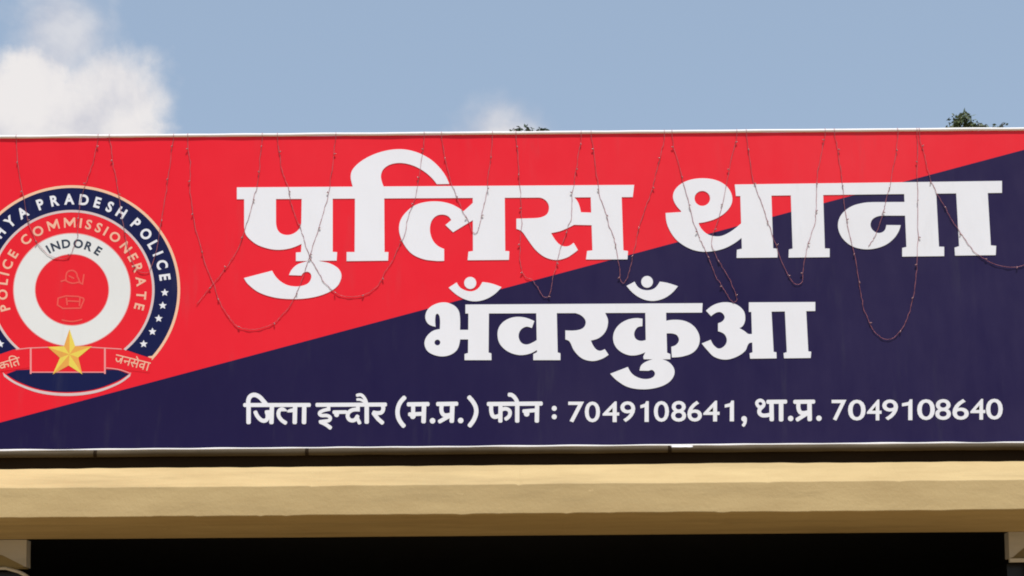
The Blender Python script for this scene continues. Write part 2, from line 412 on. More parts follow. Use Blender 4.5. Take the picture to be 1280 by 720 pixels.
for i in range(6):
    x = SX0 + .1 + (SX1 - SX0 - .2)*i/5
    MB().box(x-.025, x+.025, .055, .105, z_ct-.12, ZT-.02).build('rear_post', STEEL_GAP, sign)
for zz in (ZB + .3, ZT - .3):
    MB().box(SX0+.05, SX1-.05, .106, .14, zz-.02, zz+.02).build('rear_rail', STEEL_GAP, sign)

# ------------------------------------------------------------------ print: outlines traced in photograph pixels, laid on the board's plane
def sample(pts, closed=True, step=6):
    k = len(pts); out = []
    V = [Vector((p[0], p[1])) for p in pts]; sm = [len(p) > 2 for p in pts]
    segs = k if closed else k - 1
    def tan(i):
        a = V[(i-1) % k] if closed or i > 0 else V[i]; b = V[(i+1) % k] if closed or i < k-1 else V[i]
        d = b - a; return d.normalized() if d.length else d
    for i in range(segs):
        j = (i+1) % k; p0, p1 = V[i], V[j]; ch = (p1-p0).length
        out.append(p0)
        if not sm[i] and not sm[j] or ch < 1e-6: continue
        m0 = tan(i)*ch if sm[i] else None; m1 = tan(j)*ch if sm[j] else None
        if m0 is None: m0 = (p1-p0)*1.5 - m1*.5
        if m1 is None: m1 = (p1-p0)*1.5 - m0*.5
        for s in range(1, step):
            t = s/step; t2 = t*t; t3 = t2*t
            out.append(p0*(2*t3-3*t2+1) + m0*(t3-2*t2+t) + p1*(-2*t3+3*t2) + m1*(t3-t2))
    if not closed: out.append(V[-1])
    return out
def stroke(pts, wd, step=6, cap=0.25):
    q = [pts[0]] + [p if len(p) > 2 else p for p in pts[1:]]
    c = sample(q, False, step)
    c2 = [c[0]]
    for p in c[1:]:
        if (p-c2[-1]).length > 1e-4: c2.append(p)
    c = c2
    d0 = (c[1]-c[0]).normalized(); d1 = (c[-1]-c[-2]).normalized()
    lft, rgt = [], []
    for i, p in enumerate(c):
        a = (p - c[i-1]).normalized() if i else d0; b = (c[i+1]-p).normalized() if i < len(c)-1 else d1
        t = (a+b); t = t.normalized() if t.length > 1e-3 else a
        nn = Vector((-t.y, t.x)); kk = 1/max(.55, nn.dot(Vector((-a.y, a.x))))
        lft.append(p + nn*wd/2*kk); rgt.append(p - nn*wd/2*kk)
    e1 = [c[-1] + d1*wd*cap + Vector((-d1.y, d1.x))*wd*.28, c[-1] + d1*wd*cap - Vector((-d1.y, d1.x))*wd*.28]
    e0 = [c[0] - d0*wd*cap - Vector((-d0.y, d0.x))*wd*.28, c[0] - d0*wd*cap + Vector((-d0.y, d0.x))*wd*.28]
    return lft + e1 + rgt[::-1] + e0
def circ(cx, cy, rx, ry=None, n_=28):
    ry = ry or rx
    return [Vector((cx + rx*math.cos(2*math.pi*i/n_), cy + ry*math.sin(2*math.pi*i/n_))) for i in range(n_)]
class Print:
    """pieces of one printed colour; every piece a hair above the one before so that no faces share a plane"""
    def __init__(s, lift): s.lift = lift; s.v = []; s.f = []; s.k = 0
    def poly(s, *loops, wall=True):
        y = -(s.lift + s.k*0.00002); s.k += 1
        ws = [[P(p.x, p.y, 0) for p in lp] for lp in loops]
        flat = [p for lp in ws for p in lp]
        tris = tessellate_polygon([[Vector((p.x, p.z, 0)) for p in lp] for lp in ws])
        b = len(s.v)
        s.v += [(p.x, y, p.z) for p in flat]
        for t in tris:
            a, c, d = (flat[i] for i in t)
            cr = (c.x-a.x)*(d.z-a.z) - (c.z-a.z)*(d.x-a.x)
            s.f.append(tuple(b+i for i in (t if cr > 0 else t[::-1])))
        if wall:
            b2 = len(s.v); s.v += [(p.x, 0.002, p.z) for p in flat]
            o = 0
            for lp in ws:
                k = len(lp)
                ar = sum(lp[i].x*lp[(i+1) % k].z - lp[(i+1) % k].x*lp[i].z for i in range(k))
                for i in range(k):
                    q = (b+o+i, b2+o+i, b2+o+(i+1) % k, b+o+(i+1) % k)
                    s.f.append(q if ar > 0 else q[::-1])
                o += k
        return s
    def glyph(s, crop, *loops):
        """loops in the pixels of an enlarged crop (x0, y0, scale)"""
        x0, y0, k = crop
        s.poly(*[[Vector((x0 + p.x/k, y0 + p.y/k)) for p in (sample(lp) if isinstance(lp[0], tuple) else lp)] for lp in loops])
        return s
    def line(s, crop, pts, wd):
        x0, y0, k = crop
        s.poly([Vector((x0 + p.x/k, y0 + p.y/k)) for p in stroke(pts, wd)], wall=False); return s
    def dot(s, crop, x, y, r):
        x0, y0, k = crop
        s.poly([Vector((x0 + p.x/k, y0 + p.y/k)) for p in circ(x, y, r, n_=16)], wall=False); return s
    def char(s, ch, place, bold=0.0):
        """a letter of the built-in sans: place maps font units to photograph pixels"""
        y = -(s.lift + s.k*0.00002); s.k += 1
        vs, fs = font_glyph(ch, bold)
        b = len(s.v)
        for x, z in vs:
            p = place(x, z); q = P(p[0], p[1], 0); s.v.append((q.x, y, q.z))
        for f in fs: s.f.append(tuple(b+i for i in f))
        return s
    def build(s, name, mat, parent): return link_mesh(name, s.v, s.f, mat, parent)
_fc = {}
def font_glyph(ch, bold):
    if (ch, bold) in _fc: return _fc[ch, bold]
    if ch == 'M':
        h0, h1 = gbox('H', 0.02)[2:]; t_ = .06 + bold*1.6; W_ = .80
        lp = [Vector(p + (0,)) for p in ((.0, h0), (t_*1.5, h0), (t_*1.5, h0+.62*(h1-h0)), (W_/2-t_*.55, h0+.1), (W_/2+t_*.55, h0+.1), (W_-t_*1.5, h0+.62*(h1-h0)), (W_-t_*1.5, h0), (W_, h0), (W_, h1), (W_-t_*1.6, h1), (W_/2, h0+.38), (t_*1.6, h1), (.0, h1))]
        tr = []
        for t3 in tessellate_polygon([lp]):
            a, b, c = (lp[i] for i in t3); tr.append(tuple(t3) if (b-a).cross(c-a).z > 0 else tuple(reversed(t3)))
        _fc[ch, bold] = ([(p.x, p.y) for p in lp], tr); return _fc[ch, bold]
    c = bpy.data.curves.new('g', 'FONT'); c.body = ch; c.offset = bold; c.resolution_u = 4
    o = bpy.data.objects.new('g', c); COL.objects.link(o); bpy.context.view_layer.update()
    me = o.to_mesh()
    r = ([(v.co.x, v.co.y) for v in me.vertices], [tuple(p.vertices) if p.normal.z > 0 else tuple(reversed(p.vertices)) for p in me.polygons])
    o.to_mesh_clear(); bpy.data.objects.remove(o); bpy.data.curves.remove(c)
    _fc[ch, bold] = r; return r
def gbox(ch, bold):
    vs, _ = font_glyph(ch, bold); xs = [v[0] for v in vs]; zs = [v[1] for v in vs]
    return min(xs), max(xs), min(zs), max(zs)
PX = (0, 0, 1.0)

# --- main line, first word
T = Print(0.0028)
C0 = (280, 220, 8); D = (280, 290, 7.111); Fc = (410, 175, 4.5); Lc = (490, 220, 6.2609); Sc = (630, 220, 6.2609)
T.glyph(PX, [(296.2, 234.4), (792.7, 231.3), (790.9, 246.5), (296.2, 249.2)])
T.glyph(PX, [(305.3, 246), (305.3, 279), (306.9, 292, 1), (313.8, 300.5, 1), (325, 307.6, 1), (343.3, 312.2, 1), (361, 311, 1), (377, 305), (376.3, 315.4), (370, 315.8), (370, 326.5), (420.8, 325.9), (421.4, 315.3), (415.9, 315), (415.9, 246)],
        [(345, 247), (345, 277), (346.3, 285.6, 1), (350.3, 291.3, 1), (357.8, 293.9, 1), (366, 292.5, 1), (373, 287.5, 1), (376.7, 279.5), (377.2, 247)])
T.glyph(D, [(178, 410), (215, 465, 1), (310, 537, 1), (450, 583, 1), (600, 597, 1), (760, 587, 1), (900, 550, 1), (1000, 490, 1), (1040, 420, 1), (1040, 365, 1), (1008, 318, 1), (940, 280, 1), (860, 262, 1), (790, 252, 1), (715, 268, 1), (650, 292, 1), (603, 335, 1), (578, 384), (688, 388), (710, 362, 1), (745, 355, 1), (772, 375, 1), (775, 412, 1), (750, 455, 1), (700, 478, 1), (640, 485, 1), (570, 475, 1), (510, 445, 1), (462, 400, 1), (428, 345)])
T.glyph(Fc, [(105, 631), (105, 682), (338, 679), (340, 631), (318, 631), (316, 268), (303, 235, 1), (298, 200, 1), (312, 165, 1), (352, 138, 1), (412, 130, 1), (480, 145, 1), (540, 177, 1), (585, 215, 1), (612, 249), (682, 248), (660, 200, 1), (622, 150, 1), (570, 105, 1), (500, 70, 1), (420, 53, 1), (335, 59, 1), (250, 85, 1), (180, 125, 1), (137, 170, 1), (128, 210, 1), (137, 255, 1), (149, 300, 1), (152, 350), (150, 631)])
T.glyph(Lc, [(408, 572), (408, 665), (340, 665, 1), (240, 650, 1), (150, 605, 1), (85, 520, 1), (56, 430, 1), (66, 350, 1), (110, 285, 1), (180, 230, 1), (270, 204, 1), (370, 201, 1), (460, 220, 1), (520, 250, 1), (560, 277), (640, 205), (640, 342), (478, 441), (418, 385), (464, 346), (440, 316, 1), (398, 303, 1), (350, 312, 1), (312, 350, 1), (297, 410, 1), (305, 470, 1), (330, 520, 1), (365, 552, 1)])
T.glyph(Lc, [(632, 150), (634, 588), (598, 594), (592, 660), (915, 657), (918, 590), (886, 588), (882, 150)])
T.glyph(Sc, [(255, 150), (262, 168), (305, 178, 1), (340, 208, 1), (352, 250, 1), (338, 297, 1), (297, 322, 1), (240, 331), (97, 335), (97, 415), (140, 435, 1), (185, 497, 1), (250, 582, 1), (325, 638, 1), (410, 658, 1), (490, 640, 1), (545, 606, 1), (578, 580), (545, 523), (505, 549, 1), (455, 548, 1), (412, 515, 1), (368, 448), (440, 432, 1), (490, 412, 1), (548, 383), (700, 386), (700, 288), (602, 285), (590, 235, 1), (575, 200, 1), (550, 168), (545, 150)])
T.glyph(Sc, [(678, 150), (692, 583), (650, 588), (642, 654), (966, 653), (970, 588), (934, 583), (920, 150)])
T.build('title_word', WHITE, sign)
# --- main line, second word
T = Print(0.0028)
Tc = (810, 200, 5.1417); Hc = (820, 210, 5.76); Nc = (1020, 200, 4.923)
T.glyph(PX, [(918.4, 230.8), (1252.3, 226.3), (1252.3, 241.2), (919.9, 245.2)])
T.glyph(Hc, [(178, 308), (140, 262, 1), (122, 210, 1), (135, 160, 1), (180, 115, 1), (250, 85, 1), (340, 75, 1), (430, 88, 1), (500, 125, 1), (540, 180, 1), (548, 240, 1), (527, 290, 1), (482, 335, 1), (420, 370, 1), (352, 390, 1), (306, 397), (322, 432, 1), (362, 472, 1), (412, 491, 1), (470, 490, 1), (530, 463, 1), (580, 427, 1), (618, 395), (618, 502), (560, 545, 1), (490, 580, 1), (405, 600, 1), (320, 602, 1), (240, 580, 1), (160, 530, 1), (110, 470, 1), (78, 400, 1), (69, 325), (182, 318)],
        circ(333, 220, 56, 54))
T.glyph(Hc, [(606, 180), (618, 582), (582, 590), (580, 648), (874, 645), (876, 582), (843, 579), (830, 180)])
T.glyph(Tc, [(917, 215), (929, 570), (905, 576), (903, 628), (1167, 625), (1167, 570), (1136, 569), (1125, 215)])
T.glyph(Nc, [(560, 259), (400, 260), (330, 261, 1), (285, 266, 1), (220, 285, 1), (165, 325, 1), (138, 375, 1), (138, 430, 1), (165, 485, 1), (220, 530, 1), (290, 549, 1), (360, 546, 1), (430, 522, 1), (480, 482, 1), (508, 440, 1), (521, 402), (432, 401), (423, 432, 1), (400, 448, 1), (370, 447, 1), (343, 425, 1), (335, 395, 1), (348, 365, 1), (378, 348, 1), (412, 343), (560, 343)])
T.glyph(Nc, [(541, 185), (556, 536), (530, 542), (530, 595), (788, 592), (788, 535), (756, 534), (738, 185)])
T.glyph(Nc, [(861, 185), (880, 531), (852, 540), (855, 589), (1105, 586), (1108, 529), (1075, 526), (1055, 185)])
T.build('title_word', WHITE, sign)
# --- second line
T = Print(0.0024)
Vc = (520, 335, 4.3654); Kc = (760, 335, 4.363)
T.glyph(PX, [(581.8, 380.8), (878.2, 379.1), (877.5, 390.8), (581.8, 392)])
T.glyph(Vc, [(178, 108), (222, 79), (246, 111, 1), (295, 128, 1), (335, 115, 1), (362, 77), (412, 85, 1), (467, 105), (430, 142, 1), (382, 170, 1), (330, 182, 1), (280, 176, 1), (228, 151, 1)])
T.glyph(Vc, circ(296, 82, 33))
T.glyph(Vc, [(240, 338), (240, 270, 1), (232, 232, 1), (205, 203, 1), (155, 188, 1), (100, 200, 1), (62, 230, 1), (51, 272, 1), (68, 306, 1), (107, 321), (105, 275, 1), (114, 250, 1), (129, 266, 1), (130, 334), (90, 345, 1), (55, 380, 1), (47, 420, 1), (70, 460, 1), (130, 482, 1), (185, 475, 1), (225, 445, 1), (241, 390), (300, 390), (300, 338)], circ(117, 407, 16, n_=14))
T.glyph(Vc, [(274, 235), (286, 252), (284, 464), (265, 470), (265, 503), (412, 503), (411, 466), (396, 462), (398, 235)])
T.glyph(Vc, [(672, 440), (620, 468, 1), (560, 475, 1), (500, 455, 1), (458, 415, 1), (445, 365, 1), (455, 320, 1), (490, 285, 1), (540, 268, 1), (595, 271, 1), (646, 290), (632, 328), (600, 321, 1), (570, 340, 1), (560, 375, 1), (575, 408, 1), (605, 418, 1), (640, 405, 1), (672, 385)])
T.glyph(Vc, [(656, 235), (660, 460), (640, 470), (640, 503), (788, 503), (788, 466), (773, 461), (768, 235)])
T.glyph(Vc, [(865, 230), (868, 246), (905, 262, 1), (926, 292, 1), (915, 325, 1), (878, 340, 1), (815, 341), (815, 390), (838, 402, 1), (862, 450, 1), (905, 493, 1), (960, 508, 1), (1010, 498, 1), (1051, 474), (1030, 443), (1000, 452, 1), (975, 436, 1), (954, 396), (1000, 381, 1), (1035, 345, 1), (1048, 292, 1), (1035, 252, 1), (1018, 230)])
T.glyph(Kc, [(188, 277), (187, 318), (160, 325, 1), (143, 355, 1), (150, 385, 1), (178, 398, 1), (214, 390), (214, 455), (160, 475, 1), (110, 475, 1), (60, 450, 1), (32, 410, 1), (30, 360, 1), (55, 315, 1), (100, 285, 1), (148, 274, 1)])
T.glyph(Kc, [(203, 230), (207, 452), (192, 484), (195, 498), (340, 498), (340, 470), (322, 462), (316, 230)])
T.glyph(Kc, [(308, 290), (360, 283, 1), (420, 290, 1), (470, 320, 1), (498, 370, 1), (495, 420, 1), (465, 460, 1), (410, 482, 1), (348, 488), (345, 430), (373, 418, 1), (387, 390, 1), (368, 362, 1), (308, 358)])
T.glyph(Kc, [(12, 577), (108, 540), (132, 578, 1), (170, 600, 1), (210, 606, 1), (245, 596, 1), (256, 575, 1), (242, 557, 1), (222, 561), (172, 560), (182, 530, 1), (215, 508, 1), (270, 495, 1), (325, 510, 1), (358, 545, 1), (360, 585, 1), (330, 625, 1), (270, 652, 1), (190, 662, 1), (110, 650, 1), (50, 615, 1)])
T.glyph(Kc, [(101, 98), (145, 75), (170, 110, 1), (215, 122, 1), (255, 110, 1), (282, 75), (325, 82, 1), (381, 100), (345, 140, 1), (300, 168, 1), (245, 180, 1), (190, 170, 1), (140, 140, 1)])
T.glyph(Kc, circ(213, 76, 32))
T.glyph(Kc, [(534, 233), (580, 200, 1), (640, 187, 1), (700, 200, 1), (740, 235, 1), (748, 280, 1), (736, 315, 1), (716, 328), (745, 345, 1), (765, 360, 1), (795, 358), (795, 408), (768, 412, 1), (748, 452, 1), (700, 485, 1), (640, 500, 1), (580, 485, 1), (540, 447, 1), (511, 412), (560, 392), (577, 422, 1), (605, 440, 1), (635, 425, 1), (648, 395, 1), (635, 362, 1), (600, 345), (600, 302), (625, 290, 1), (636, 268, 1), (620, 244, 1), (595, 242, 1), (562, 263)])
T.glyph(Kc, [(768, 188), (1130, 186), (1130, 235), (768, 240)])
T.glyph(Kc, [(781, 230), (788, 460), (772, 466), (775, 495), (919, 493), (918, 460), (903, 458), (891, 230)])
T.glyph(Kc, [(964, 225), (975, 459), (957, 465), (960, 493), (1105, 491), (1108, 457), (1092, 455), (1080, 225)])
T.build('place_lettering', WHITE, sign)
# --- contact line
T = Print(0.0010)
Pc = (300, 485, 11.636); Qc = (390, 485, 11.636); Rc = (485, 485, 10.24); Uc = (600, 485, 10.667); Wc = (925, 485, 10.24)
s1 = 64
T.line(Pc, [(62, 248), (1015, 247)], 58)
T.line(Pc, [(125, 510), (125, 250), (122, 180, 1), (150, 122, 1), (210, 100, 1), (280, 128, 1), (340, 190, 1), (385, 245)], s1)
T.line(Pc, [(465, 250), (457, 510)], s1)
T.line(Pc, [(222, 345), (250, 405, 1), (300, 460, 1), (350, 478, 1), (392, 455, 1), (402, 400, 1), (388, 350)], 58)
T.line(Pc, [(375, 352), (462, 346)], 54)
T.line(Pc, [(802, 250), (796, 510)], s1)
T.line(Pc, [(668, 510), (600, 462, 1), (562, 400, 1), (568, 335, 1), (612, 308, 1), (655, 335, 1), (680, 378, 1), (718, 340, 1), (800, 318)], 56)
T.line(Pc, [(935, 250), (931, 510)], s1)
T.build('contact_word', WHITE, sign); T = Print(0.0010)
T.line(Qc, [(66, 246), (1075, 241)], 58)
T.line(Qc, [(242, 245), (242, 310), (160, 330, 1), (110, 365, 1), (132, 398, 1), (220, 402, 1), (265, 432, 1), (250, 470, 1), (190, 482, 1), (112, 492)], 50)
T.line(Qc, [(120, 492), (200, 530, 1), (272, 583)], 56)
T.line(Qc, [(312, 352), (500, 350)], 52); T.dot(Qc, 358, 388, 36)
T.line(Qc, [(668, 245), (668, 314), (590, 320, 1), (532, 360, 1), (520, 420, 1), (558, 468, 1), (620, 465, 1), (665, 405)], 56)
T.line(Qc, [(650, 410), (668, 460), (695, 515)], 52)
T.line(Qc, [(796, 245), (796, 505)], s1)
T.line(Qc, [(652, 108), (715, 102, 1), (765, 150, 1), (803, 245)], 46); T.line(Qc, [(655, 168), (710, 172, 1), (765, 205, 1), (800, 250)], 38)
T.line(Qc, [(1022, 245), (1036, 310, 1), (1000, 360, 1), (892, 356)], 58); T.line(Qc, [(892, 362), (960, 450), (1028, 510)], 60)
T.build('contact_word', WHITE, sign); T = Print(0.0010)
T.line(Rc, [(214, 120), (148, 200, 1), (122, 300, 1), (140, 400, 1), (205, 490)], 56)
T.line(Rc, [(255, 210), (518, 206)], 54); T.line(Rc, [(322, 210), (322, 330)], 52); T.line(Rc, [(270, 338), (450, 330)], 50); T.dot(Rc, 318, 362, 36)
T.line(Rc, [(462, 208), (455, 438)], 58); T.dot(Rc, 570, 420, 36)
T.line(Rc, [(630, 206), (885, 202)], 54); T.line(Rc, [(690, 208), (686, 300, 1), (722, 348, 1), (815, 336)], 52); T.line(Rc, [(825, 206), (816, 432)], 58)
T.line(Rc, [(655, 432), (800, 352)], 50); T.dot(Rc, 930, 416, 36)
T.line(Rc, [(1035, 115), (1108, 210, 1), (1130, 300, 1), (1102, 400, 1), (1042, 485)], 56)
T.build('contact_word', WHITE, sign); T = Print(0.0010)
T.line(Uc, [(106, 214), (822, 208)], 56)
T.line(Uc, [(152, 214), (152, 320, 1), (184, 382, 1), (262, 366)], 54); T.line(Uc, [(274, 214), (271, 448)], 56)
T.line(Uc, [(278, 296), (340, 276, 1), (394, 306, 1), (392, 368, 1), (340, 416)], 50)
T.line(Uc, [(497, 210), (496, 448)], 58); T.line(Uc, [(384, 90), (430, 98, 1), (478, 150, 1), (502, 212)], 54)
T.line(Uc, [(762, 210), (758, 448)], 58); T.line(Uc, [(578, 310), (762, 296)], 50); T.dot(Uc, 622, 344, 38)
T.dot(Uc, 990, 272, 34); T.dot(Uc, 990, 384, 34)
T.build('contact_word', WHITE, sign); T = Print(0.0010)
T.line(Wc, [(296, 238), (304, 190, 1), (262, 158, 1), (216, 186, 1), (236, 236, 1), (280, 248)], 42)
T.line(Wc, [(290, 236), (248, 284, 1), (252, 326, 1), (296, 352, 1), (400, 338)], 50)
T.line(Wc, [(402, 176), (406, 412)], 56); T.line(Wc, [(350, 178), (590, 175)], 52); T.line(Wc, [(526, 176), (526, 414)], 58); T.dot(Wc, 648, 390, 35)
T.line(Wc, [(695, 178), (948, 175)], 52); T.line(Wc, [(750, 180), (750, 270, 1), (784, 318, 1), (885, 306)], 52); T.line(Wc, [(888, 176), (892, 410)], 58)
T.line(Wc, [(728, 408), (865, 322)], 50); T.dot(Wc, 1010, 388, 35)
digit_boxes = [('7', 710.3, 730, 0), ('0', 731, 750, 0), ('4', 752.7, 774.6, 0), ('9', 775.4, 794, 0), ('1', 801, 811, 0), ('0', 817.3, 836.2, 0), ('8', 839, 857.6, 0), ('6', 859.2, 877.4, 0), ('4', 878.5, 900, 0), ('1', 906.5, 917.5, 0),
               ('7', 1039.5, 1058, 0), ('0', 1060, 1082, 0), ('4', 1083, 1102.5, 0), ('9', 1102.8, 1122.5, 0), ('1', 1128, 1140.5, 0), ('0', 1146.4, 1168.6, 0), ('8', 1169, 1188.6, 0), ('6', 1190.5, 1211, 0), ('4', 1212.3, 1232.2, 0), ('0', 1232.4, 1253.4, 0)]
T.build('contact_word', WHITE, sign); T = Print(0.0010)
for qi, (ch, a, b_, _q) in enumerate(digit_boxes):
    if qi == 10:
        T.dot(Wc, 52, 395, 36); T.line(Wc, [(68, 400), (62, 445, 1), (40, 482)], 40)
        T.build('phone_number', WHITE, sign); T = Print(0.0010)
    x0, x1, z0, z1 = gbox(ch, 0.010)
    xm = (a + b_)/2
    top = 502.2 - (xm - 710)*0.0070; bot = 528.0 - (xm - 710)*0.0066
    if ch == '4': a += .6; b_ -= .6
    if ch == '1':
        xs_ = b_ - 2.7
        T.poly([Vector(p) for p in ((xs_-2.6, bot), (xs_-2.5, top+7.6), (a-.6, top+8.8), (a-.6, top+5.0), (xs_-2.2, top+3.2), (xs_-.6, top), (xs_+2.6, top), (xs_+2.6, bot))], wall=False)
        continue
    T.char(ch, lambda x, z: (a + (x-x0)/(x1-x0)*(b_-a), bot - (z-z0)/(z1-z0)*(bot-top)), 0.010)
T.build('phone_number', WHITE, sign)

# --- round emblem
EX, EY, KX = 90.0, 362.3, 1.035
def ring_pts(r, a0, a1, n_=96): return [Vector((EX + KX*r*math.sin(R(a0+(a1-a0)*i/n_)), EY - r*math.cos(R(a0+(a1-a0)*i/n_)))) for i in range(n_+1)]
def disc(r, n_=96): return ring_pts(r, 0, 360, n_)[:-1]
def band(pr, r0, r1, a0, a1, b0, b1):
    pr.poly(ring_pts(r1, a0, a1) + ring_pts(r0, b1, b0), wall=False)
emb = Print(0.0004).poly(disc(99.5), wall=False).build('emblem', ERED, sign)
p_ = Print(0.0006); band(p_, 99.4, 127.6, -132, 132, -139, 139); p_.build('outer_band', ENAVY, emb)
p_ = Print(0.0008); band(p_, 127.4, 130.7, -134, 134, -132.5, 132.5)
p_.poly([Vector((185, 445.5)), Vector((193.5, 444.6)), Vector((191.5, 447.6)), Vector((185.5, 447.6))], wall=False)
p_.build('gold_edging', GOLDL, emb)
p_ = Print(0.0009); band(p_, 96.8, 99.8, -139.5, 139.5, -140, 140); p_.build('inner_edging', GREYL, emb)
p_ = Print(0.0008); p_.poly(disc(71), disc(44), wall=False); p_.build('white_ring', EWHITE, emb)
p_ = Print(0.0010)
for r0, r1 in ((70.2, 71.2), (44, 44.9)): p_.poly(disc(r1), disc(r0), wall=False)
p_.build('ring_edging', PINKL, emb)
def arc_char(pr, ch, ang, r, h, wk, bold):
    x0, x1, z0, z1 = gbox(ch, bold); H0, H1 = gbox('H', bold)[2:]
    k = h/(H1-H0); xm = (x0+x1)/2; zm = (H0+H1)/2; c, s_ = math.cos(R(ang)), math.sin(R(ang))
    def place(x, z):
        u = (x-xm)*k*wk; v = (z-zm)*k + r
        return (EX + KX*(v*s_ + u*c), EY - (v*c - u*s_))
    pr.char(ch, place, bold)
for wd, ans in (('MADHYA', (-80, -70, -60.5, -50.7, -41.3, -31.8)), ('PRADESH', (-19.6, -10.6, -1.7, 7.4, 15.8, 23.8, 31.8)), ('POLICE', (43, 52, 60.2, 66.5, 73.8, 82))):
    p_ = Print(0.0010)
    for ch, an in zip(wd, ans): arc_char(p_, ch, an, 113.3, 13.4, 0.9, 0.012 if ch in 'M' else 0.035)
    p_.build('band_word', WHITE, emb)
txt = 'POLICE COMMISSIONERATE'
adv = []
for ch in txt:
    if ch == ' ': adv.append(.42)
    else: q = gbox(ch, 0.02); adv.append(q[1]-q[0]+.20)
tot = sum(adv); pos = 0; p_ = Print(0.0010)
for ch, a in zip(txt, adv):
    an = -110 + 219.0*(pos + a/2)/tot; pos += a
    if ch == ' ': p_.build('ring_word', PEACH, emb); p_ = Print(0.0010)
    else: arc_char(p_, ch, an, 84, 12.0, 1.0, 0.008 if ch == 'M' else 0.026)
p_.build('ring_word', PEACH, emb)
p_ = Print(0.0012)
for ch, an in zip('INDORE', (-29.5, -20, -7, 7.5, 20.5, 33)): arc_char(p_, ch, an, 58.0, 11.0, 1.0, 0.035)
p_.build('city_lettering', SLATE, emb)
def star(pr, cx, cy, r, r2=None, rot=0):
    pr.poly([Vector((cx + KX*(r if i % 2 == 0 else (r2 or r*.42))*math.sin(R(36*i+rot)), cy - (r if i % 2 == 0 else (r2 or r*.42))*math.cos(R(36*i+rot)))) for i in range(10)], wall=False)
for x, y in ((206, 365.8), (203.5, 382), (198.4, 398.2), (190.6, 414.6), (179.6, 430)):
    for xx in (x, 2*EX - x):
        p_ = Print(0.0010); star(p_, xx, y, 5.0, 2.3); p_.build('small_star', WHITE, emb)
p_ = Print(0.0008)
lens_t = [(10, 467.7), (20, 463), (60, 461, 1), (110, 461, 1), (148, 462.5), (160, 467.7)]
p_.poly(sample([(8, 467.7), (22, 476.5, 1), (50, 486.6, 1), (84, 490, 1), (118, 486.6, 1), (146, 476.5, 1), (161, 467.7), (147, 462.6), (84, 460), (21, 462.6)]), wall=False)
p_.build('lower_lens', ENAVY, emb)
p_ = Print(0.0009)
p_.poly(sample([(3.5, 465.5), (21, 478, 1), (50, 488, 1), (84, 491.5, 1), (118, 488, 1), (147, 478, 1), (164, 465.5), (162.5, 470.5), (148, 480.5, 1), (119, 491.3, 1), (84, 495, 1), (49, 491.3, 1), (20, 480.5, 1), (5, 470.5)]), wall=False)
p_.build('lens_edging', GREYL, emb)
p_ = Print(0.0010)
p_.poly([Vector(q) for q in ((38, 435), (131.5, 435), (131.5, 466), (38, 466))], wall=False)
p_.poly([Vector(q) for q in ((132, 435), (152, 437), (190, 448), (187, 466), (150, 462), (132, 459.5))], wall=False)
p_.poly([Vector(q) for q in ((37.5, 435), (17, 437), (-12, 447), (-9, 466), (19, 462), (37.5, 459.5))], wall=False)
rib = p_.build('ribbon', ERED, emb)
p_ = Print(0.0016)
for a in ([(38.5, 435), (38.5, 467)], [(131.2, 435), (131.2, 467)]): p_.line(PX, a, 2.2)
for a in ([(38, 465.3), (132, 465.3)], [(35, 435.2), (60, 434.2)], [(112, 434), (152, 436.4)], [(133, 460), (150, 462.3, 1), (163, 467)], [(20, 437), (37, 435)]): p_.line(PX, a, 1.3)
p_.build('ribbon_outline', PINKL, rib)
p_ = Print(0.0017)
# small motto words on the ribbon tails, letters hung from a tilted head line
def motto(ox, oy, ang, strokes, wd):
    c, s_ = math.cos(R(ang)), math.sin(R(ang))
    for st in strokes: p_.line(PX, [((ox + x*c - y*s_), (oy + x*s_ + y*c)) + tuple(e) for x, y, *e in st], wd)
motto(145.5, 443.6, 15, [[(0, 0), (44, -1)], [(8.5, 0), (8, 9)], [(1, 4), (3, 7.5, 1), (6, 6.5, 1), (6.5, 3.4), (8.5, 3.2)],
      [(18, 0), (17.6, 9)], [(11.5, 4.6), (18, 4.2)], [(12, 5), (13.5, 6.5)], [(24, 0), (23.6, 3.5, 1), (20.5, 4.4), (24, 9)], [(23, 4.5), (28, 4.2)], [(28.5, 0), (28.2, 9)], [(25, -4.5), (28.5, -.5)],
      [(37, 0), (36.7, 9)], [(36.8, 3), (32.5, 3.4, 1), (32.5, 6.6, 1), (36.8, 6)], [(42, -.5), (41.7, 9)]], 1.5)
p_.build('motto_word', PEACH, rib); p_ = Print(0.0017)
motto(-10.5, 457.5, -17, [[(-3, 0), (36, 0)], [(6, 0), (6, 9)], [(-1, 1), (1.5, 3, 1), (1, 6.5), (6, 6)], [(15.5, 0), (15.5, 7)], [(15.5, 3), (11, 3, 1), (11, 6, 1), (15.5, 5.5)], [(15.5, 3.5), (20, 4, 1), (20, 7)],
      [(24, 0), (24, 9)], [(24, 0), (25, -4, 1), (30, -3.5, 1), (33, 0)], [(28, 4), (33, 3.6)], [(33, 0), (33, 9)], [(28, 4), (27.5, 7, 1), (29.5, 8.5)]], 1.5)
p_.build('motto_word', PEACH, rib)
# gold star with folded facets
sp = [(87, 411.5), (94, 432.8), (115, 433), (98, 447), (103, 468), (86, 457), (66, 468), (75, 447.4), (59.5, 433.8), (80, 432.8)]
cc = P(87, 443, 0); v = [(cc.x, -.0027, cc.z)]; f = []; mi = []
for x, y in sp:
    q = P(x, y, 0); v.append((q.x, -.0020, q.z))
for i in range(10): f.append((0, 1+(i+1) % 10, 1+i)); mi.append(i % 2)
link_mesh('gold_star', v, f, None, emb, mats=[YEL, YEL2], midx=mi)
